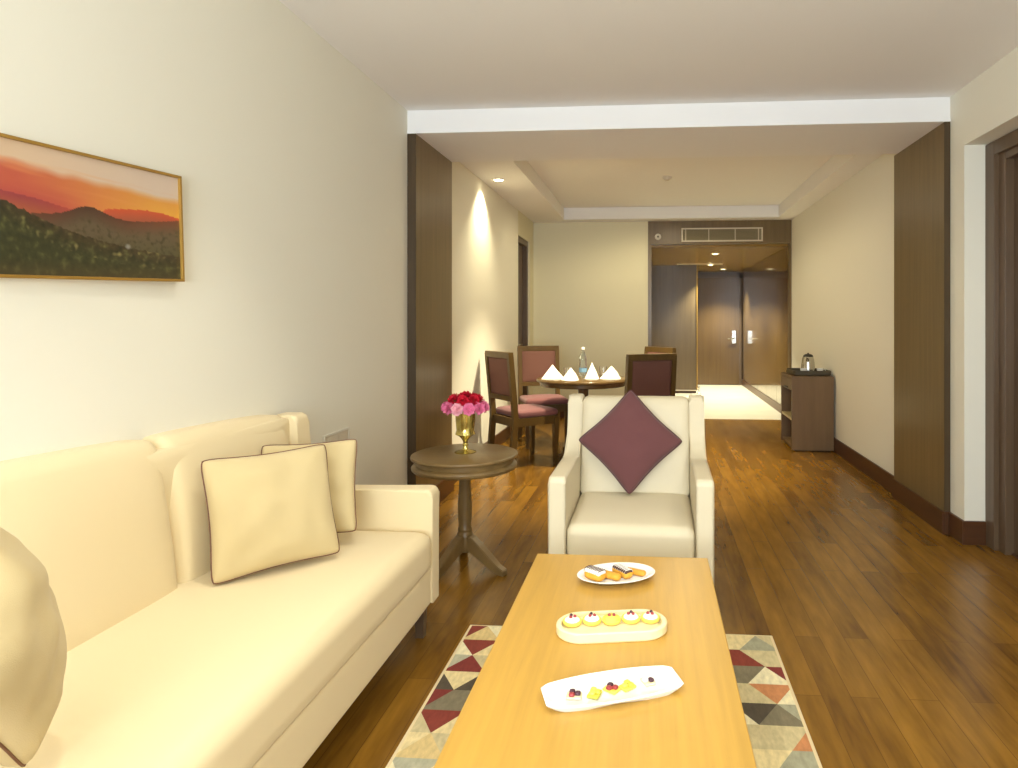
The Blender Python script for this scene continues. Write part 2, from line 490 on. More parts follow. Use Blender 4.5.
obj('housing', lathe(BM(), [(0, -.03), (.03, -.028), (.045, -.012), (.05, 0), (0, 0)], 28), PLAST, t)
obj('sensor_ring', lathe(BM(), [(0, -.034), (.016, -.034), (.018, -.028), (0, -.028)], 20), GREYM, t)

# ------------------------------------------------------------------ wall art and switch plate
def painting():
    W, Hh, D = .98, .347, .03
    t = thing('framed_picture', 'gold framed panorama of red sunset over dark wooded hills', 'picture', (XL+.003, 2.037, 1.6))
    t.rotation_euler = (.042, 0, -.02)
    # local: y from -W to 0 (right edge at 0), x outwards
    y0, y1, z0, z1 = -W, 0, -Hh/2, Hh/2
    fw = .0085
    bm = BM()
    box(bm, 0, D, y0, y1, z1-fw, z1, bev=.001); box(bm, 0, D, y0, y1, z0, z0+fw, bev=.001)
    box(bm, 0, D, y0, y0+fw, z0+fw, z1-fw, bev=.001); box(bm, 0, D, y1-fw, y1, z0+fw, z1-fw, bev=.001)
    obj('picture_frame', bm, GOLDF, t)
    nx, nz = 330, 120
    bm = BM(); cl = bm.loops.layers.float_color.new('Col')
    V = [[bm.verts.new((D-.008, y0+fw+(y1-y0-2*fw)*i/nx, z1-fw-(z1-z0-2*fw)*j/nz)) for j in range(nz+1)] for i in range(nx+1)]
    def itp(tab, x):
        if x <= tab[0][0]: return tab[0][1]
        for (a, b), (c, d) in zip(tab, tab[1:]):
            if x <= c: return b+(d-b)*(x-a)/(c-a)
        return tab[-1][1]
    def mixc(a, b, k):
        k = max(0, min(1, k)); return tuple(p+(q-p)*k for p, q in zip(a, b))
    farh = [(-300, .30), (-150, .34), (0, .376), (180, .405), (350, .46), (430, .50), (480, .41), (560, .385), (650, .366), (720, .375), (780, .40)]
    mid = [(-300, .60), (100, .56), (170, .523), (250, .51), (300, .488), (330, .465), (365, .43), (400, .41), (425, .413), (450, .427), (485, .455), (520, .478), (570, .49), (640, .475), (700, .455), (780, .42)]
    near = [(-400, .30), (-200, .38), (0, .427), (60, .458), (120, .50), (170, .53), (240, .58), (300, .62), (400, .665), (480, .70), (600, .74), (780, .78)]
    def colour(X, v):
        p = Vector((X*.012, v*6, 0))
        n = noise.noise(p); f = noise.fractal(Vector((X*.05, v*22, 3)), 1, 2, 4)
        ev = v+.012*noise.noise(Vector((X*.015, v*5, 9)))
        # sky
        top = mixc((226, 190, 150), (222, 196, 172), X/700)
        edge = .115+.00012*max(0, X)+.02*noise.noise(Vector((X*.006, 2, 7)))
        coral = mixc((206, 92, 66), (236, 158, 62), (X-120)/560)
        glow = mixc((214, 104, 66), (244, 176, 56), (X-300)/400)
        c = mixc(top, coral, (ev-edge)/.07)
        streak = noise.noise(Vector((X*.004, (v-.0002*X)*26, 4)))
        if v > edge-.03: c = mixc(c, (236, 150, 84), max(0, streak)*.8)
        c = mixc(c, glow, (ev-.27)/.12*.8)
        c = mixc(c, (196, 78, 66), (v-.28)/.12*max(0, min(1, (420-X)/300)))
        # hills
        h = itp(farh, X)
        if v > h:
            c = mixc((164, 62, 66), (220, 84, 48), (X-200)/280)
            c = mixc(c, (176, 86, 56), (v-h)/.10)
        h = itp(mid, X)+.004*noise.noise(Vector((X*.08, 1, 1)))
        if v > h:
            c = mixc((84, 54, 40), (128, 70, 46), abs(X-400)/330)
            c = mixc(c, (104, 86, 60), (v-h)/.14)
            c = mixc(c, (88, 84, 50), (v-.62)/.2)
            c = mixc(c, (70, 62, 36), max(0, f)*1.2*min(1, max(0, (v-h-.06)/.1)))
        h = itp(near, X)+.014*noise.noise(Vector((X*.04, 5, 1)))
        if v > h:
            c = mixc((72, 56, 34), (62, 62, 34), (v-h)/.15)
            g = noise.fractal(Vector((X*.035, v*16, 11)), 1, 2, 5)
            c = mixc(c, (112, 110, 58), max(0, g-.1)*1.0)
            c = mixc(c, (46, 44, 26), max(0, -g-.05)*1.2)
            if v < h+.16 and X > 120: c = mixc(c, (168, 150, 84), max(0, noise.noise(Vector((X*.05, v*22, 2)))-.2)*1.2)
            c = mixc(c, (92, 72, 40), max(0, (v-.86)/.14)*.6)
        for bx_, bv in ((566, .72),):
            d = ((X-bx_)/14)**2+((v-bv)/.03)**2
            if d < 1: c = mixc(c, (200, 206, 214), .5*(1-d))
        c = tuple(.86*q+.10*(sum(c)/3) for q in c)
        return lin(c)
    # horizontal coordinate: 780 at the right edge, 0 about .61 m to its left
    cache = {}
    def vc(i, j):
        if (i, j) not in cache:
            s = (1-i/nx)*(W-2*fw)
            X = 780-780*(s*(2.06-.612*.0)/(2.06-s*.0))/.62*(1/(1+.0*s))
            X = 780-780*((1/(2.06-s)-1/2.06)/(1/(2.06-.60)-1/2.06)) if s < .9 else -400
            cache[(i, j)] = colour(max(-400, X), j/nz)
        return cache[(i, j)]
    for i in range(nx):
        for j in range(nz):
            f = bm.faces.new((V[i][j], V[i+1][j], V[i+1][j+1], V[i][j+1]))
            for lp, k in zip(f.loops, ((i, j), (i+1, j), (i+1, j+1), (i, j+1))):
                lp[cl] = vc(*k)
    obj('print', bm, cattr_mat('sunset_print', .35), t)
    obj('backboard', bx(.001, D-.012, y0+.004, y1-.004, z0+.004, z1-.004), DARKF, t)
painting()
t = thing('switch_plate', 'pale double switch plate on left wall behind the far cushions', 'switch', (XL+.001, 3.14, .70))
bm = BM()
for s in ((-.13, .13, .035, .043), (-.13, .13, -.043, -.035), (-.13, -.122, -.035, .035), (.122, .13, -.035, .035)):
    box(bm, 0, .011, *s)
obj('plate_rim', bm, PLAST, t)
obj('plate', bx(0, .006, -.122, .122, -.035, .035), GREYM, t)
for y in (-.06, .06): obj('rocker', bx(.005, .010, y-.045, y+.045, -.026, .026, bev=.002), GREYM, t)

# ------------------------------------------------------------------ sofa
def wing_profile(d, zt, arm_z, zb, arm_len):
    """side outline in (depth from front, z)"""
    pts = [(0, zb)]
    for k in range(6):
        a = PI/2*k/5
        pts.append((.03-.03*math.cos(a), arm_z-.03+.03*math.sin(a)))
    n = 10
    bd = d-.115
    for k in range(n+1):
        q = k/n
        # concave sweep from arm to back top
        x = arm_len+(bd-arm_len)*(1-(1-q)**1.9)
        z = arm_z-.008+(zt-.03-arm_z)*(q**2.0)
        pts.append((x, z))
    for k in range(1, 6):
        a = PI/2*k/5
        pts.append((bd+.03*(1-math.cos(a)), zt-.03+.03*math.sin(a)))
    pts += [(d-.02, zt), (d, zt-.03), (d, zb)]
    return pts

def sofa():
    xf, y0, y1 = -.885, .55, 2.665
    d = .683
    t = thing('sofa', 'long cream upholstered three seat sofa along the left wall', 'sofa', (xf-d/2, (y0+y1)/2, 0))
    t.rotation_euler = (0, 0, 0)
    ox, oy = -(xf-d/2), -(y0+y1)/2
    def P(name, bm, m, angle=50):
        bmesh.ops.translate(bm, verts=bm.verts, vec=(ox, oy, 0)); return obj(name, bm, m, t, angle=angle)
    prof = [(xf-p, z) for p, z in wing_profile(d, .908, .612, .15, .40)]
    for a, b in ((y1-.095, y1), (y0, y0+.095)):
        P('arm', prism(BM(), prof, 'y', a, b, bev=.014, seg=3), CREAM)
    P('base_rail', softbox(BM(), xf-d+.01, xf-.003, y0+.09, y1-.09, .15, .30, .012, 10), CREAM)
    def seat(p, u, v, w):
        q = p.copy()
        if w > -.5:
            q.z += .022*(1-v*v)*(1-(u*.8)**2)+.03*max(0, -u)*(w+1)/2
        return q
    P('seat_cushion', softbox(BM(), -1.50, xf+.012, y0+.097, y1-.097, .288, .455, .05, 26, seat), CREAM, 80)
    P('back_frame', softbox(BM(), xf-d+.005, xf-d+.09, y0+.09, y1-.09, .29, .905, .025, 12), CREAM)
    yb = [y0+.10, 1.235, 1.885, y1-.10]
    for k, (a, b) in enumerate(zip(yb, yb[1:])):
        def back(p, u, v, w, a=a, b=b):
            q = p.copy()
            zz = max(0, (q.z-.44)/.5)
            q.x -= .075*zz**1.2                         # recline
            if u > -.9: q.x += (.020*(1-v**4)*(1-w*w))*((u+1)/2)
            q.z += (.955-.040*(q.y-1.3)/1.2-.94)*max(0, zz) + .008*(1-v*v)*(w > 0)
            return q
        P('back_cushion', softbox(BM(), -1.545, -1.425, a+.001, b-.001, .44, .94, .035, 20, back), CREAM, 80)
    for x in (xf-.06, xf-d+.06):
        for y in (y0+.09, y1-.06):
            bm = BM()
            prism(bm, [(x-.022, y-.022), (x+.022, y-.022), (x+.022, y+.022), (x-.022, y+.022)], 'z', 0, .15)
            for vv in bm.verts:
                if vv.co.z < .01: vv.co.x = x+(vv.co.x-x)*.7; vv.co.y = y+(vv.co.y-y)*.7
            P('leg', bm, DARKF)
sofa()
def prot(yaw, lean, roll=0):
    """rotation that puts local x right, y away from viewer side, z up with a lean back"""
    r = Vector((math.cos(yaw), math.sin(yaw), 0)); n = Vector((math.sin(yaw), -math.cos(yaw), 0))
    up = -n*math.sin(lean)+Vector((0, 0, 1))*math.cos(lean)
    R = r*math.cos(roll)+up*math.sin(roll); U = -r*math.sin(roll)+up*math.cos(roll)
    Y = U.cross(R)
    return Matrix((R, Y, U)).transposed().to_euler()
make_pillow('throw_cushion', 'cream cushion with brown piping, front one of the pair at sofa far end', 'cushion', CREAMP, PIPE, .203, .196, .066,
            (-1.255, 2.075, .672), prot(.876, .33, 0), 'cream sofa cushions', seed=1, pr=.0026)
make_pillow('throw_cushion', 'cream cushion behind the front one, leaning against the sofa far arm', 'cushion', CREAMP, PIPE, .172, .176, .058,
            (-1.272, 2.33, .674), prot(.33, .36, .03), 'cream sofa cushions', seed=5, pr=.0026)
make_pillow('throw_cushion', 'cream cushion alone at near left end of the sofa', 'cushion', CREAMP, PIPE, .185, .185, .095,
            (-1.15, 1.043, .752), prot(2.25, .2, .785), 'cream sofa cushions', seed=9, wr=.014, pr=.0026)

# ------------------------------------------------------------------ armchair
def armchair():
    t = thing('armchair', 'pale beige upholstered armchair facing the coffee table', 'armchair', (-.09, 2.75, 0), -.012)
    W = .353
    prof = [(p, z) for p, z in wing_profile(.74, .905, .628, .13, .42)]
    for s in (-1, 1):
        a, b = (W-.078, W) if s > 0 else (-W, -W+.078)
        bm = prism(BM(), prof, 'x', a, b, bev=.016, seg=3)
        obj('arm', bm, LEATH, t, angle=50)
    wi = W-.076
    obj('base_rail', softbox(BM(), -wi, wi, .004, .70, .13, .29, .012, 10), LEATH, t)
    def seat(p, u, v, w):
        q = p.copy()
        if w > -.5: q.z += .012*(1-u*u)*(1-v*v)+.012*v
        return q
    obj('seat_cushion', softbox(BM(), -wi+.002, wi-.002, -.006, .53, .27, .432, .04, 20, seat), LEATH, t, angle=80)
    def back(p, u, v, w):
        q = p.copy(); zz = (q.z-.42)/.5
        q.y += .135*zz
        if v < .9: q.y -= .015*(1-u*u)*(1-w*w)*(1-v)/2
        return q
    obj('backrest', softbox(BM(), -wi+.002, wi-.002, .47, .585, .42, .90, .03, 18, back), LEATH, t, angle=80)
    obj('back_panel', softbox(BM(), -wi, wi, .68, .74, .13, .895, .02, 10), LEATH, t)
    for x in (-W+.05, W-.05):
        for y in (.05, .68):
            bm = prism(BM(), [(x-.022, y-.022), (x+.022, y-.022), (x+.022, y+.022), (x-.022, y+.022)], 'z', 0, .13)
            for v in bm.verts:
                if v.co.z < .01: v.co.x = x+(v.co.x-x)*.7; v.co.y = y+(v.co.y-y)*.7
            obj('leg', bm, DARKF, t)
armchair()
make_pillow('throw_cushion', 'dusky purple cushion standing on its corner in the armchair', 'cushion', PURP, PURPP, .187, .187, .062,
            (-.105, 3.205, .705), prot(-.012, .29, -.785), c=.09, seed=12, wr=.008, pr=.004)

# ------------------------------------------------------------------ rug and coffee table
def rug():
    x0, x1, y0, y1, z = -.765, .492, .62, 2.70, .012
    pal = [(226, 206, 152), (216, 190, 130), (202, 186, 140), (164, 160, 132), (128, 118, 92), (134, 58, 44), (84, 74, 58), (196, 132, 84), (232, 220, 178), (126, 50, 42), (180, 176, 148)]
    mats = [mat('rug_wool', c, .95, noise_amt=.16, noise_scale=(60, 25, 10), bump=.4, bump_scale=400) for c in pal]
    mats.append(mat('rug_binding', (226, 206, 160), .95))
    bm = bx(x0, x1, y0, y1, 0, z, bev=.003)
    for f in bm.faces: f.material_index = len(pal)
    rh, bw = .118, .158
    rnd = random.Random(21)
    def clip(poly):
        for ax, lim, sg in ((0, x0+.012, 1), (0, x1-.012, -1), (1, y0+.012, 1), (1, y1-.012, -1)):
            out = []
            for i in range(len(poly)):
                p, q = poly[i-1], poly[i]
                a, b = (p[ax]-lim)*sg, (q[ax]-lim)*sg
                if (a >= 0) != (b >= 0):
                    k = a/(a-b); out.append((p[0]+(q[0]-p[0])*k, p[1]+(q[1]-p[1])*k))
                if b >= 0: out.append(q)
            poly = out
            if not poly: break
        return poly
    rows = int((y1-y0)/rh)+1
    last = 0
    for r in range(rows):
        ya, yb = y1-.012-r*rh, y1-.012-(r+1)*rh
        off = (r % 2)*bw/2
        nc = int((x1-x0)/bw)+3
        for k in range(-1, nc):
            xa = x0+off+k*bw
            for tri, w in ((((xa, yb), (xa+bw, yb), (xa+bw/2, ya)), 0), (((xa+bw/2, ya), (xa+bw, yb), (xa+1.5*bw, ya)), 1)):
                ci = rnd.choices(range(len(pal)), [4, 3, 3, 2.2, 1.6, 2.4, 1.4, 1.3, 3, 1.4, 2])[0]
                if rnd.random() < .22: ci = last
                last = ci
                p = clip(list(tri))
                if len(p) > 2:
                    f = bm.faces.new([bm.verts.new((q[0], q[1], z+.0012)) for q in p])
                    f.material_index = ci
    o = obj('rug', bm, mats)
    tag(o, 'rectangular rug of multicoloured triangles under the coffee table', 'rug')
rug()
TZ = .45
def coffee_table():
    t = thing('coffee_table', 'long honey brown wooden coffee table between the sofa and armchair', 'coffee table', (-.107, 1.70, .0135))
    hx, hy = .3075, .645
    h = TZ-.0135
    obj('tabletop', bx(-hx, hx, -hy, hy, h-.045, h, bev=.004), HONEY, t)
    bm = BM()
    for s in (-1, 1):
        box(bm, s*(hx-.05)-.011, s*(hx-.05)+.011, -hy+.06, hy-.06, h-.12, h-.045)
        box(bm, -hx+.06, hx-.06, s*(hy-.05)-.011, s*(hy-.05)+.011, h-.12, h-.045)
    obj('apron', bm, HONEY, t)
    for sx in (-1, 1):
        for sy in (-1, 1):
            obj('leg', bx(sx*(hx-.05)-.03, sx*(hx-.05)+.03, sy*(hy-.05)-.03, sy*(hy-.05)+.03, 0, h-.045, bev=.003), HONEY, t)
coffee_table()

# ------------------------------------------------------------------ plates and pastries
def outline_plate(bm, outline, layers):
    """closed outline (list of (x,y) unit), layers: (scale, z) stacked rings; last ring is capped"""
    rings = []
    for (s, z) in layers:
        ring = []
        for x, y in outline:
            d = math.hypot(x, y)
            k = max(0, (d-s)/d)
            ring.append(bm.verts.new((x*k, y*k, z)))
        rings.append(ring)
    n = len(outline)
    for a, b in zip(rings, rings[1:]):
        for i in range(n):
            bm.faces.new((a[i], a[(i+1) % n], b[(i+1) % n], b[i]))
    bm.faces.new(list(reversed(rings[0]))); bm.faces.new(rings[-1])
    return bm
def ellipse(a, b, n=56): return [(a*math.cos(2*PI*i/n), b*math.sin(2*PI*i/n)) for i in range(n)]
def stadium(a, b, n=16):
    p = []
    for i in range(n+1):
        t = -PI/2+PI*i/n; p.append((a-b+b*math.cos(t), b*math.sin(t)))
    for i in range(n+1):
        t = PI/2+PI*i/n; p.append((-a+b+b*math.cos(t), b*math.sin(t)))
    return p
def boat(a, bmid, bend, n=18):
    p = []
    for i in range(n+1):
        x = -a+2*a*i/n; p.append((x, -(bend+(bmid-bend)*(1-(x/a)**2))*(1-.2*max(0, (abs(x)/a-.9)/.1)**2)))
    for i in range(n+1):
        x = a-2*a*i/n; p.append((x, (bend+(bmid-bend)*(1-(x/a)**2))*(1-.2*max(0, (abs(x)/a-.9)/.1)**2)))
    q = []
    for i, (x, y) in enumerate(p):   # ends bow out a little
        q.append((x+(.006*(1-(y/bend)**2) if abs(abs(x)-a) < 1e-6 else 0)*(1 if x > 0 else -1), y))
    return q
A1 = math.radians(17)
o = obj('oval_plate', outline_plate(BM(), ellipse(.130, .088), [(.05, 0), (.045, .004), (.012, .017), (0, .023), (.004, .025), (.016, .020), (.045, .008)]), WHITE, loc=(-.115, 2.125, TZ), rot=(0, 0, A1), angle=60)
tag(o, 'white oval plate of eclairs nearest the armchair', 'plate', 'serving plates on the coffee table')
A2 = math.radians(10)
o = obj('oblong_tray', outline_plate(BM(), stadium(.152, .068), [(.004, 0), (0, .004), (0, .024), (.004, .027), (.012, .027), (.015, .024), (.016, .016), (.019, .015), (.022, .018), (.026, .019)]), CERAM, loc=(-.108, 1.775, TZ), rot=(0, 0, A2), angle=30)
tag(o, 'cream round ended tray of five tarts in the middle of coffee table', 'tray', 'serving plates on the coffee table')
A3 = math.radians(20)
o = obj('boat_platter', outline_plate(BM(), boat(.158, .064, .044, 40), [(.022, 0), (.018, .003), (.003, .013), (0, .017), (.003, .019), (.010, .016), (.022, .009)]), WHITE, loc=(-.088, 1.478, TZ), rot=(0, 0, A3), angle=50)
tag(o, 'white boat shaped platter with five small canapes nearest the camera', 'platter', 'serving plates on the coffee table')
def on(base, ang, x, y, z):
    return (base[0]+x*math.cos(ang)-y*math.sin(ang), base[1]+x*math.sin(ang)+y*math.cos(ang), TZ+z)
# eclairs
def eclair(label, loc, rz, L, R, glaze, stripe, tilt=0):
    t = thing('eclair', label, 'pastry', loc, rz, 'eclairs on the oval plate'); 
    def body(p, u, v, w):
        q = p.copy(); q.z += -.25*R*(1-u*u)*0; return q
    obj('choux_body', softbox(BM(), -L, L, -R, R, 0, R*1.5, R*.72, 12), DOUGH, t, angle=80)
    if glaze:
        obj('glaze', softbox(BM(), -L*.93, L*.93, -R*.9, R*.9, R*.85, R*1.62, R*.38, 12), glaze, t, angle=80)
        n = 8
        for i in range(n):
            x = -L*.8+1.6*L*i/(n-1)
            bm = tube(BM(), [(x-.002, -R*.88, R*1.2), (x-.001, -R*.6, R*1.62), (x, 0, R*1.66), (x+.001, R*.6, R*1.62), (x+.002, R*.88, R*1.2)], .0016, seg=5)
            obj('icing_stripe', bm, stripe, t)
    return t
P1 = (-.115, 2.125)
eclair('eclair with white icing and dark stripes at left end of oval plate', on(P1, A1, -.072, -.004, .0085), A1+2.2, .036, .022, ICING, CHOC)
eclair('plain golden choux finger beside the white iced eclair', on(P1, A1, -.022, -.006, .0085), A1+2.35, .038, .014, None, None)
eclair('eclair with dark chocolate glaze and pale stripes in middle of oval plate', on(P1, A1, .022, .006, .0085), A1+2.0, .040, .018, CHOC, ICING)
eclair('plain golden choux finger at right end of oval plate', on(P1, A1, .066, .008, .0085), A1+2.4, .038, .012, None, None)
# tarts
tart_names = ['left end', 'second place from the left', 'middle', 'fourth place from the left', 'right end']
P2 = (-.108, 1.775)
for i in range(5):
    x = -.108+.054*i
    t = thing('fruit_tart', 'small yellow tart at the %s of the cream tray' % tart_names[i] if i in (0, 2, 4) else 'small yellow tart in %s on the cream tray' % tart_names[i], 'tart', on(P2, A2, x, .008+.003*(i % 2), .0192), i*.9, 'tarts on the cream tray'); t.scale = (1.02, 1.02, 1)
    obj('crust', lathe(BM(), [(0, 0), (.020, 0), (.025, .004), (.026, .010), (.024, .013), (.021, .012), (0, .011)], 28), CUSTARD, t)
    obj('cream', lathe(BM(), [(.021, .011), (.019, .015), (.012, .020), (.006, .021), (0, .021)], 24), WCREAM if i != 2 else CUSTARD, t)
    for k in range(3 if i != 2 else 2):
        a = k*2.1+i
        obj('berry', softbox(BM(), .007*math.cos(a)-.0045, .007*math.cos(a)+.0045, .007*math.sin(a)-.0045, .007*math.sin(a)+.0045, .017, .0265, .0045, 6), (BERRY, BERRYD, BERRY)[(k+i) % 3], t, angle=80)
P3 = (-.088, 1.478)
can_names = ['leftmost canape with dark berry on boat platter', 'second canape from the left, yellow green, on boat platter', 'middle canape with brown topping on boat platter',
             'fourth canape from the left, bright yellow, on boat platter', 'rightmost canape with pale cream and dark flecks on boat platter']
for i, (x, y) in enumerate(((-.092, -.006), (-.046, -.012), (-.004, -.004), (.034, -.004), (.086, .004))):
    t = thing('canape', can_names[i], 'canape', on(P3, A3, x, y, .0092), i*1.3, 'canapes on the boat platter'); t.scale = (1.25, 1.25, 1)
    obj('biscuit', softbox(BM(), -.014, .014, -.011, .011, 0, .006, .003, 8), (CERAM, HERB, CUSTARD, CUSTARD, CERAM)[i], t, angle=80)
    top = (BERRYD, CUSTARD, BERRY, HERB, ICING)[i]
    for k in range(3):
        a = k*2.1+i*.7; r = .0055
        px_, py_ = .007*math.cos(a), .006*math.sin(a)
        obj('topping', softbox(BM(), px_-r, px_+r, py_-r, py_+r, .005, .013, .004, 6), top if k != 2 else (BERRY, HERB, BERRYD, CUSTARD, BERRYD)[i], t, angle=80)

# ------------------------------------------------------------------ side table, vase, carnations
SX, SY, SZ = -.98, 3.36, .60
def side_table():
    t = thing('side_table', 'round dark walnut pedestal side table between sofa and armchair', 'side table', (SX, SY, 0))
    R = .278
    obj('tabletop', lathe(BM(), [(0, SZ), (R-.012, SZ), (R-.003, SZ-.004), (R, SZ-.011), (R-.003, SZ-.018), (R-.014, SZ-.022), (0, SZ-.022)], 72), WOODT, t)
    obj('apron', lathe(BM(), [(0, SZ-.022), (R-.024, SZ-.022), (R-.024, SZ-.046), (R-.012, SZ-.052), (R-.005, SZ-.062), (R-.006, SZ-.072), (R-.014, SZ-.080), (R-.03, SZ-.084), (0, SZ-.084)], 72), WOODT, t)
    obj('pedestal', lathe(BM(), [(0, .516), (.085, .516), (.08, .505), (.036, .495), (.030, .46), (.032, .40), (.037, .33), (.036, .27), (.031, .215), (.036, .207), (.036, .197), (.034, .19), (.040, .18), (.042, .11), (.034, .085), (0, .08)], 36), WOODT, t)
    for a in (-24, -116, 108):
        a = math.radians(a); c, s = math.cos(a), math.sin(a)
        side = []
        for (r, z, hh) in ((.02, .140, .056), (.06, .128, .060), (.11, .098, .054), (.17, .058, .044), (.225, .026, .030), (.262, .016, .022)):
            side.append((r, z, hh))
        bm = BM(); rings = []
        for i, (r, z, hh) in enumerate(side):
            w = .026-.001*i
            top, bot = z+hh*.62, max(0, z-hh*.75)
            rings.append([bm.verts.new((c*r-s*q, s*r+c*q, zz)) for q, zz in ((-w, bot), (w, bot), (w, top), (-w, top))])
        for A, B in zip(rings, rings[1:]):
            for k in range(4): bm.faces.new((A[k], A[(k+1) % 4], B[(k+1) % 4], B[k]))
        bm.faces.new(rings[0]); bm.faces.new(list(reversed(rings[-1])))
        bmesh.ops.bevel(bm, geom=bm.edges[:], offset=.004, segments=2, affect='EDGES')
        obj('leg', bm, WOODT, t)
side_table()
VX, VY = -.982, 3.375
t = thing('goblet_vase', 'gold mercury glass goblet vase holding the carnations on side table', 'vase', (VX, VY, SZ))
obj('foot', lathe(BM(), [(0, 0), (.056, 0), (.057, .004), (.040, .010), (.018, .016), (.014, .024), (0, .024)], 40), GOLDV, t)
obj('stem', lathe(BM(), [(0, .020), (.014, .022), (.012, .034), (.017, .042), (.012, .050), (.014, .062), (.022, .074), (0, .080)], 32), GOLDV, t)
obj('bowl', lathe(BM(), [(0, .074), (.022, .074), (.036, .088), (.053, .097), (.050, .106), (.046, .115), (.048, .14), (.051, .17), (.051, .215), (.053, .232), (.050, .232), (.048, .215), (.048, .17), (.045, .14), (.043, .12), (0, .11)], 48), GOLDV, t)
def blossom_bm(seed):
    rnd = random.Random(seed); bm = BM()
    for k, (R, z, rise) in enumerate(((.032, .000, .008), (.031, .006, .012), (.026, .011, .014), (.019, .015, .015), (.012, .019, .014))):
        n, m = 36, 4; ph, ph2 = rnd.uniform(0, 6), rnd.uniform(0, 6)
        V = []
        for j in range(m+1):
            q = j/m
            for i in range(n):
                a = 2*PI*i/n
                r = R*(.18+.82*q)*(1+q*.10*math.sin(7*a+ph)+q*.06*math.sin(17*a+ph2))
                zz = z+rise*(q**1.5)*(.8+.35*math.sin(5*a+ph2)*q)-.005*q*q*(k < 2)+.0025*q*math.sin(13*a+ph)
                V.append(bm.verts.new((r*math.cos(a), r*math.sin(a), zz)))
        for j in range(m):
            for i in range(n):
                bm.faces.new((V[j*n+i], V[j*n+(i+1) % n], V[(j+1)*n+(i+1) % n], V[(j+1)*n+i]))
    return bm
protos = {}
def carnation(kind, m, loc, axis, label):
    if kind not in protos:
        t = thing('carnation', label, 'flower', loc, 0, 'carnations in the gold vase')
        obj('blossom', blossom_bm(len(protos)+3), m, t, angle=80)
        obj('stem', tube(BM(), [(0, 0, .002), (0, 0, -.02), (0, 0, -.045)], [.003, .0022, .002], seg=6), STEM, t)
        obj('calyx', lathe(BM(), [(.002, -.016), (.005, -.012), (.007, -.002), (.008, .004)], 12), STEM, t)
        protos[kind] = t
    else:
        t = dup(protos[kind], loc, 0, label)
    q = axis.to_track_quat('Z', 'Y'); 
    t.rotation_euler = (q @ Euler((0, 0, random.uniform(0, 6))).to_quaternion()).to_euler()
FC = Vector((VX, VY, SZ+.238))
def ring(n, R, z, el, ph, pick):
    for k in range(n):
        a = 2*PI*k/n+ph
        ax = Vector((math.cos(a)*math.cos(el), math.sin(a)*math.cos(el), math.sin(el)))
        pick(k, FC+Vector((math.cos(a)*R, math.sin(a)*R, z)), ax)
def pink(k, p, ax):
    kind = 'pale' if k % 3 == 1 else 'pink'
    carnation(kind, PALEP if kind == 'pale' else PINKP, p, ax,
              'pale pink carnation in the lower ring of the bouquet' if kind == 'pale' else 'bright pink carnation in the lower ring of the bouquet')
def red(k, p, ax):
    carnation('red', REDP, p, ax, 'deep red carnation in the crown of the bouquet')
ring(10, .091, .0, .30, .15, pink)
ring(7, .061, .036, .95, .3, red)
ring(1, .0, .052, PI/2, .1, red)

# ------------------------------------------------------------------ dining set
def dining_chair(label):
    """faces local +y, origin on the floor"""
    t = thing('dining_chair', label, 'chair', (0, 0, 0), 0, 'dining chairs round the table')
    w, rc = .225, .055
    def ypost(z): return -.215-(0 if z < .43 else rc*((z-.43)/.59)**1.1)-(.035*(1-z/.43) if z < .43 else 0)
    for s in (-1, 1):
        bm = BM(); rings = []
        for z in (0, .15, .30, .43, .55, .7, .85, 1.0):
            h = .017 if z < .1 else .021
            y = ypost(z); x = s*(w-.02)
            rings.append([bm.verts.new((x+a*h, y+b*h*1.15, z)) for a, b in ((-1, -1), (1, -1), (1, 1), (-1, 1))])
        for A, B in zip(rings, rings[1:]):
            for k in range(4): bm.faces.new((A[k], A[(k+1) % 4], B[(k+1) % 4], B[k]))
        bm.faces.new(rings[0]); bm.faces.new(list(reversed(rings[-1])))
        obj('back_post', bm, CHW, t)
        bm = BM(); rings = []
        for z, h in ((0, .015), (.2, .019), (.43, .023)):
            x, y = s*(w-.022), .20
            rings.append([bm.verts.new((x+a*h, y+b*h, z)) for a, b in ((-1, -1), (1, -1), (1, 1), (-1, 1))])
        for A, B in zip(rings, rings[1:]):
            for k in range(4): bm.faces.new((A[k], A[(k+1) % 4], B[(k+1) % 4], B[k]))
        bm.faces.new(rings[0]); bm.faces.new(list(reversed(rings[-1])))
        obj('leg', bm, CHW, t)
    for nm, z0, z1 in (('top_rail', .965, 1.02), ('lower_rail', .59, .635)):
        y = ypost((z0+z1)/2)
        obj(nm, bx(-w, w, y-.024, y+.024, z0, z1, bev=.004), CHW, t)
    def pad(p, u, v, ww):
        q = p.copy(); q.y += ypost(q.z); 
        if v > 0: q.y += .014*(1-u*u)*(1-ww*ww)
        return q
    obj('back_pad', softbox(BM(), -w+.038, w-.038, -.016, .02, .632, .968, .010, 12, pad), CHB, t, angle=60)
    bm = BM()
    box(bm, -w+.01, w-.01, .188, .212, .365, .44, bev=.003); box(bm, -w+.01, w-.01, -.227, -.205, .365, .44, bev=.003)
    box(bm, -w+.008, -w+.03, -.205, .19, .365, .44, bev=.003); box(bm, w-.03, w-.008, -.205, .19, .365, .44, bev=.003)
    obj('seat_frame', bm, CHW, t)
    def cush(p, u, v, ww):
        q = p.copy()
        if ww > 0: q.z += .018*(1-u*u)*(1-v*v)
        return q
    obj('seat_pad', softbox(BM(), -w+.004, w-.004, -.19, .225, .438, .498, .024, 14, cush), CHF, t, angle=80)
    return t
def face(o, x, y, fx, fy):
    o.location = (x, y, 0); o.rotation_euler = (0, 0, math.atan2(-fx, fy))
c0 = dining_chair('dining chair in front left of the round table, back turned to side table')
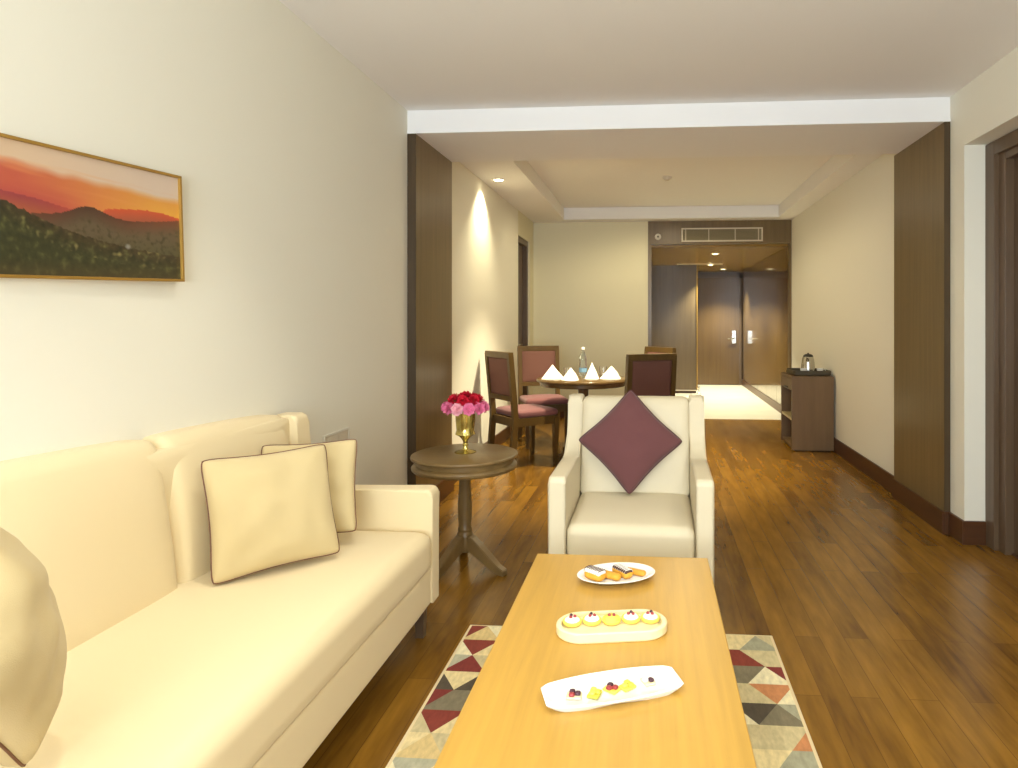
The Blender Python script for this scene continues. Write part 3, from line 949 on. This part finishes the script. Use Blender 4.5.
face(c0, -1.155, 5.87, .75, .66)
c1 = dup(c0, (0, 0, 0), 0, 'dining chair at far left, beside the dark side doorway'); face(c1, -1.13, 6.74, .36, -.93)
c2 = dup(c0, (0, 0, 0), 0, 'dining chair nearest the armchair, its maroon back towards the camera'); face(c2, -.12, 5.64, -.46, .89)
c3 = dup(c0, (0, 0, 0), 0, 'dining chair at far right, mostly hidden behind the nearest chair'); face(c3, -.12, 6.58, -.78, -.63)
DX, DY, DZ = -.645, 6.14, .75
t = thing('dining_table', 'round dark wooden dining table set with folded napkins', 'dining table', (DX, DY, 0))
obj('tabletop', lathe(BM(), [(0, DZ), (.435, DZ), (.442, DZ-.005), (.445, DZ-.016), (.440, DZ-.026), (.43, DZ-.03), (0, DZ-.03)], 72), DTAB, t)
obj('apron', lathe(BM(), [(0, DZ-.03), (.415, DZ-.03), (.415, DZ-.062), (.40, DZ-.068), (0, DZ-.068)], 72), DTAB, t)
obj('pedestal', lathe(BM(), [(0, .685), (.12, .685), (.11, .66), (.05, .64), (.042, .5), (.055, .36), (.05, .22), (.07, .12), (.07, .09), (0, .09)], 36), DTAB, t)
for k in range(4):
    a = PI/4+k*PI/2; c, s = math.cos(a), math.sin(a); bm = BM(); rings = []
    for r, z, hh, w in ((.03, .11, .05, .03), (.12, .09, .04, .028), (.22, .045, .03, .026), (.29, .025, .025, .026)):
        rings.append([bm.verts.new((c*r-s*q, s*r+c*q, zz)) for q, zz in ((-w, z-hh), (w, z-hh), (w, z+hh), (-w, z+hh))])
    for v in rings[-1][:2]: v.co.z = 0
    for A, B in zip(rings, rings[1:]):
        for j in range(4): bm.faces.new((A[j], A[(j+1) % 4], B[(j+1) % 4], B[j]))
    bm.faces.new(rings[0]); bm.faces.new(list(reversed(rings[-1])))
    obj('leg', bm, DTAB, t)
def napkin(label, x, y, rz, w, d, h):
    bm = BM()
    # a tent of folded cloth: ridge falling to the back, two open flaps
    n = 8; L, R = [], []
    apex = (0, 0, h)
    pts = [(-w, -d*.5, 0), (0, -d*.75, 0), (w, -d*.5, 0), (w*.75, d*.5, 0), (0, d*.8, 0), (-w*.75, d*.5, 0)]
    B = [bm.verts.new(p) for p in pts]
    M = [bm.verts.new((p[0]*.52+(.006 if i % 2 else -.002), p[1]*.5, h*.5+(.004 if i % 2 else -.004))) for i, p in enumerate(pts)]
    T = bm.verts.new(apex)
    for i in range(6):
        j = (i+1) % 6
        bm.faces.new((B[i], B[j], M[j], M[i])); bm.faces.new((M[i], M[j], T))
    bm.faces.new(list(reversed(B)))
    o = obj('folded_napkin', bm, LINEN, loc=(x, y, DZ+.0005), rot=(0, 0, rz), angle=20)
    tag(o, label, 'napkin', 'white napkins on the dining table')
napkin('white folded napkin at left edge of the dining table', -.93, 6.07, .25, .11, .12, .13)
napkin('white folded napkin just left of the water bottle', -.735, 5.90, -.5, .075, .10, .115)
napkin('white folded napkin just right of the water bottle', -.555, 6.06, 1.5, .07, .09, .155)
napkin('white folded napkin at right of the table, beside the nearest chair', -.375, 6.10, -.2, .10, .11, .12)
t = thing('water_bottle', 'clear plastic water bottle with blue label amid the napkins', 'bottle', (-.655, 6.20, DZ+.0005))
obj('bottle_body', lathe(BM(), [(0, 0), (.034, 0), (.038, .006), (.038, .13), (.036, .15), (.038, .17), (.034, .195), (.018, .235), (.0135, .25), (.0135, .268), (0, .268)], 32), PETB, t)
obj('bottle_label', lathe(BM(), [(.0385, .05), (.0392, .052), (.0392, .088), (.0385, .09)], 32), LABELB, t)
obj('bottle_cap', lathe(BM(), [(0, .29), (.014, .29), (.0155, .286), (.0155, .266), (.0135, .264)], 24), WHITE, t)
def tumbler(label, x, y):
    o = obj('water_glass', lathe(BM(), [(0, 0), (.028, 0), (.030, .003), (.036, .10), (.0335, .10), (.028, .008), (0, .006)], 28), GLASS, loc=(x, y, DZ+.0005))
    tag(o, label, 'glass', 'water glasses on the dining table')
tumbler('clear water glass between the left napkin and the bottle', -.80, 6.15)
tumbler('clear water glass between bottle and right napkin', -.47, 6.28)

# ------------------------------------------------------------------ minibar cabinet, tray, kettle
CX0, CX1, CY0, CY1, CH = 1.385, 1.79, 6.55, 7.10, .742
t = thing('minibar_cabinet', 'low dark wooden cabinet with open shelves against right wall', 'cabinet', ((CX0+CX1)/2, (CY0+CY1)/2, 0))
mx_, my_ = (CX0+CX1)/2, (CY0+CY1)/2
CABM = mat('cabinet_veneer', (118, 92, 62), .4, noise_amt=.1, noise_scale=(20, 20, 2))
def CB(name, a, m=CABM, par=None):
    return obj(name, bx(a[0]-mx_, a[1]-mx_, a[2]-my_, a[3]-my_, a[4], a[5], bev=.002), m, par or t)
CB('side_panel', (CX0, CX1, CY0, CY0+.028, .012, CH)); CB('side_panel', (CX0, CX1, CY1-.028, CY1, .012, CH))
CB('back_panel', (CX1-.02, CX1, CY0+.028, CY1-.028, .03, CH-.028))
CB('top_panel', (CX0, CX1, CY0+.028, CY1-.028, CH-.028, CH))
CB('bottom_panel', (CX0+.01, CX1-.02, CY0+.028, CY1-.028, .03, .055))
CB('shelf', (CX0+.004, CX1-.02, CY0+.028, CY1-.028, .30, .325), mat('cabinet_shelf_edge', (190, 170, 120), .4))
dr = CB('drawer', (CX0+.002, CX1-.03, CY0+.03, CY1-.03, .60, CH-.031))
CB('drawer_pull', (CX0-.008, CX0+.002, CY0+.2, CY1-.2, .612, .622), BLACKP, dr)
CB('plinth', (CX0+.03, CX1-.02, CY0+.028, CY1-.028, 0, .03), BLACKP)
bm = BM(); TX, TY = 1.60, 6.80
r_ = outline_plate(bm, [(x*.185, y*.19) for x, y in ((-1, -.9), (-.9, -1), (.9, -1), (1, -.9), (1, .9), (.9, 1), (-.9, 1), (-1, .9))], [(.02, 0), (0, .008), (0, .05), (.006, .052), (.012, .05), (.018, .012)])
o = obj('serving_tray', bm, TRAYD, loc=(TX, TY, CH+.0005), angle=30); tag(o, 'dark serving tray on top of the minibar cabinet', 'tray')
KZ = CH+.0145
t = thing('electric_kettle', 'shiny steel electric kettle with black lid on the dark tray', 'kettle', (1.595, 6.78, KZ), 1.3); t.scale = (1, 1, 1.1)
obj('kettle_base', lathe(BM(), [(0, 0), (.070, 0), (.072, .008), (.068, .018), (0, .018)], 36), BLACKP, t)
obj('body', lathe(BM(), [(0, .018), (.068, .018), (.069, .03), (.066, .08), (.058, .13), (.050, .155), (0, .158)], 40), STEEL, t)
obj('lid', lathe(BM(), [(.051, .154), (.047, .165), (.032, .176), (.010, .180), (.008, .188), (0, .19)], 32), BLACKP, t)
obj('handle', tube(BM(), [(.045, 0, .155), (.075, 0, .165), (.098, 0, .14), (.096, 0, .08), (.066, 0, .045)], [.009, .010, .011, .010, .008], seg=10), BLACKP, t)
obj('spout', tube(BM(), [(-.045, 0, .12), (-.066, 0, .138), (-.078, 0, .150)], [.022, .014, .009], seg=12), STEEL, t)
def cup(label, x, y):
    t = thing('cup_and_saucer', label, 'cup', (x, y, KZ), 0, 'white cups on the dark tray')
    obj('saucer', lathe(BM(), [(0, 0), (.03, 0), (.055, .008), (.056, .011), (.03, .005), (0, .005)], 32), WHITE, t)
    obj('cup', lathe(BM(), [(0, .005), (.022, .005), (.026, .012), (.036, .055), (.034, .055), (.024, .014), (0, .012)], 32), WHITE, t)
    obj('cup_handle', tube(BM(), [(.032, 0, .045), (.050, 0, .045), (.052, 0, .025), (.030, 0, .02)], .004, seg=8), WHITE, t)
cup('white cup on saucer in front of the kettle', 1.53, 6.69)
cup('white cup on saucer to the right of the kettle', 1.70, 6.72)

# ------------------------------------------------------------------ light
# each group: colour (already scaled by strength)
GROUPS = {'sofa_lamp': (.46, .445, .40), 'living_fill_lamp': (.46, .425, .345), 'wall_washer': (1.1, 1, .66), 'table_lamp': (2.3, 2.05, 1.4),
          'dining_fill': (.32, .285, .19), 'hall_lamp': (1.05, 1.06, .86), 'window_fill': (.98, 1.12, 1.25)}
def lamp(group, x, y, z, power, deg, blend, target, r):
    g = GROUPS[group]; m = max(g)
    spot(x, y, z, power*m, deg, tuple(c/m for c in g), blend, target, r, group)
# living room ceiling lamps (outside the frame)
for x, y, p, d in ((-.84, 2.05, 85, 80), (-.84, .95, 75, 80)):
    lamp('sofa_lamp', x, y, CZ-.02, p, d, .8, (x, y, 0), .03)
for x, y, p, d in ((.2, 2.6, 26, 110), (.35, .9, 36, 120), (1.25, 2.5, 60, 150), (1.2, .8, 40, 150), (-.1, -.8, 40, 150)):  # unseen; wide right-hand ones added to brighten the right wall
    lamp('living_fill_lamp', x, y, CZ-.02, p, d, .8, (x, y, 0), .04)
# dining room
lamp('wall_washer', -1.45, 5.92, 2.585, 80, 104, .9, (-1.66, 5.92, 0), .02)
lamp('table_lamp', -.26, 5.72, 2.73, 200, 84, .6, (-.45, 5.95, 0), .04)
for x, y, p in ((.3, 7.5, 95), (-.6, 7.2, 50), (.5, 6.0, 50), (-.3, 5.3, 40)):  # no fixtures here: added fill that brightens the dining walls and tray ceiling
    lamp('dining_fill', x, y, 2.70, p, 165, .5, (x, y, 0), .05)
# hallway
for x, y in ((.93, 9.6), (1.02, 11.36), (1.36, 12.5)):
    lamp('hall_lamp', x, y, 2.24, 250, 100, .7, (x, y, 0), .04)
# soft frontal fill from an assumed, unseen window, tilted up to brighten the ceiling
def other(kind, group, loc, power, rot=(0, 0, 0), **kw):
    g = GROUPS[group]; m = max(g)
    l = bpy.data.lights.new(group, kind); l.energy = power*m; l.color = tuple(c/m for c in g)
    for k, v in kw.items(): setattr(l, k, v)
    o = bpy.data.objects.new(group, l); COL.objects.link(o); o.location = loc; o.rotation_euler = rot
other('AREA', 'window_fill', (-.35, -2.1, 1.42), 152, (PI/2+.66, 0, 0), shape='RECTANGLE', size=2.0, size_y=1.8)
w = bpy.data.worlds.new('World'); S.world = w; w.use_nodes = True
w.node_tree.nodes['Background'].inputs[0].default_value = (.9, .95, 1, 1)
w.node_tree.nodes['Background'].inputs[1].default_value = .3

# ------------------------------------------------------------------ camera
cam = bpy.data.cameras.new('camera'); cam.sensor_width = 36; cam.sensor_fit = 'HORIZONTAL'
cam.lens = 650/1018*36
cam.shift_x = (509-602)/1018; cam.shift_y = (320-384)/1018
cam.clip_start = .05
co = bpy.data.objects.new('camera', cam); COL.objects.link(co)
co.location = (0, 0, 1.3); co.rotation_euler = (PI/2, 0, math.atan(49.5/650))
S.camera = co
S.view_settings.view_transform = 'Standard'; S.view_settings.look = 'None'
S.view_settings.gamma = 1; S.view_settings.use_curve_mapping = False
S.view_settings.exposure = 0.12
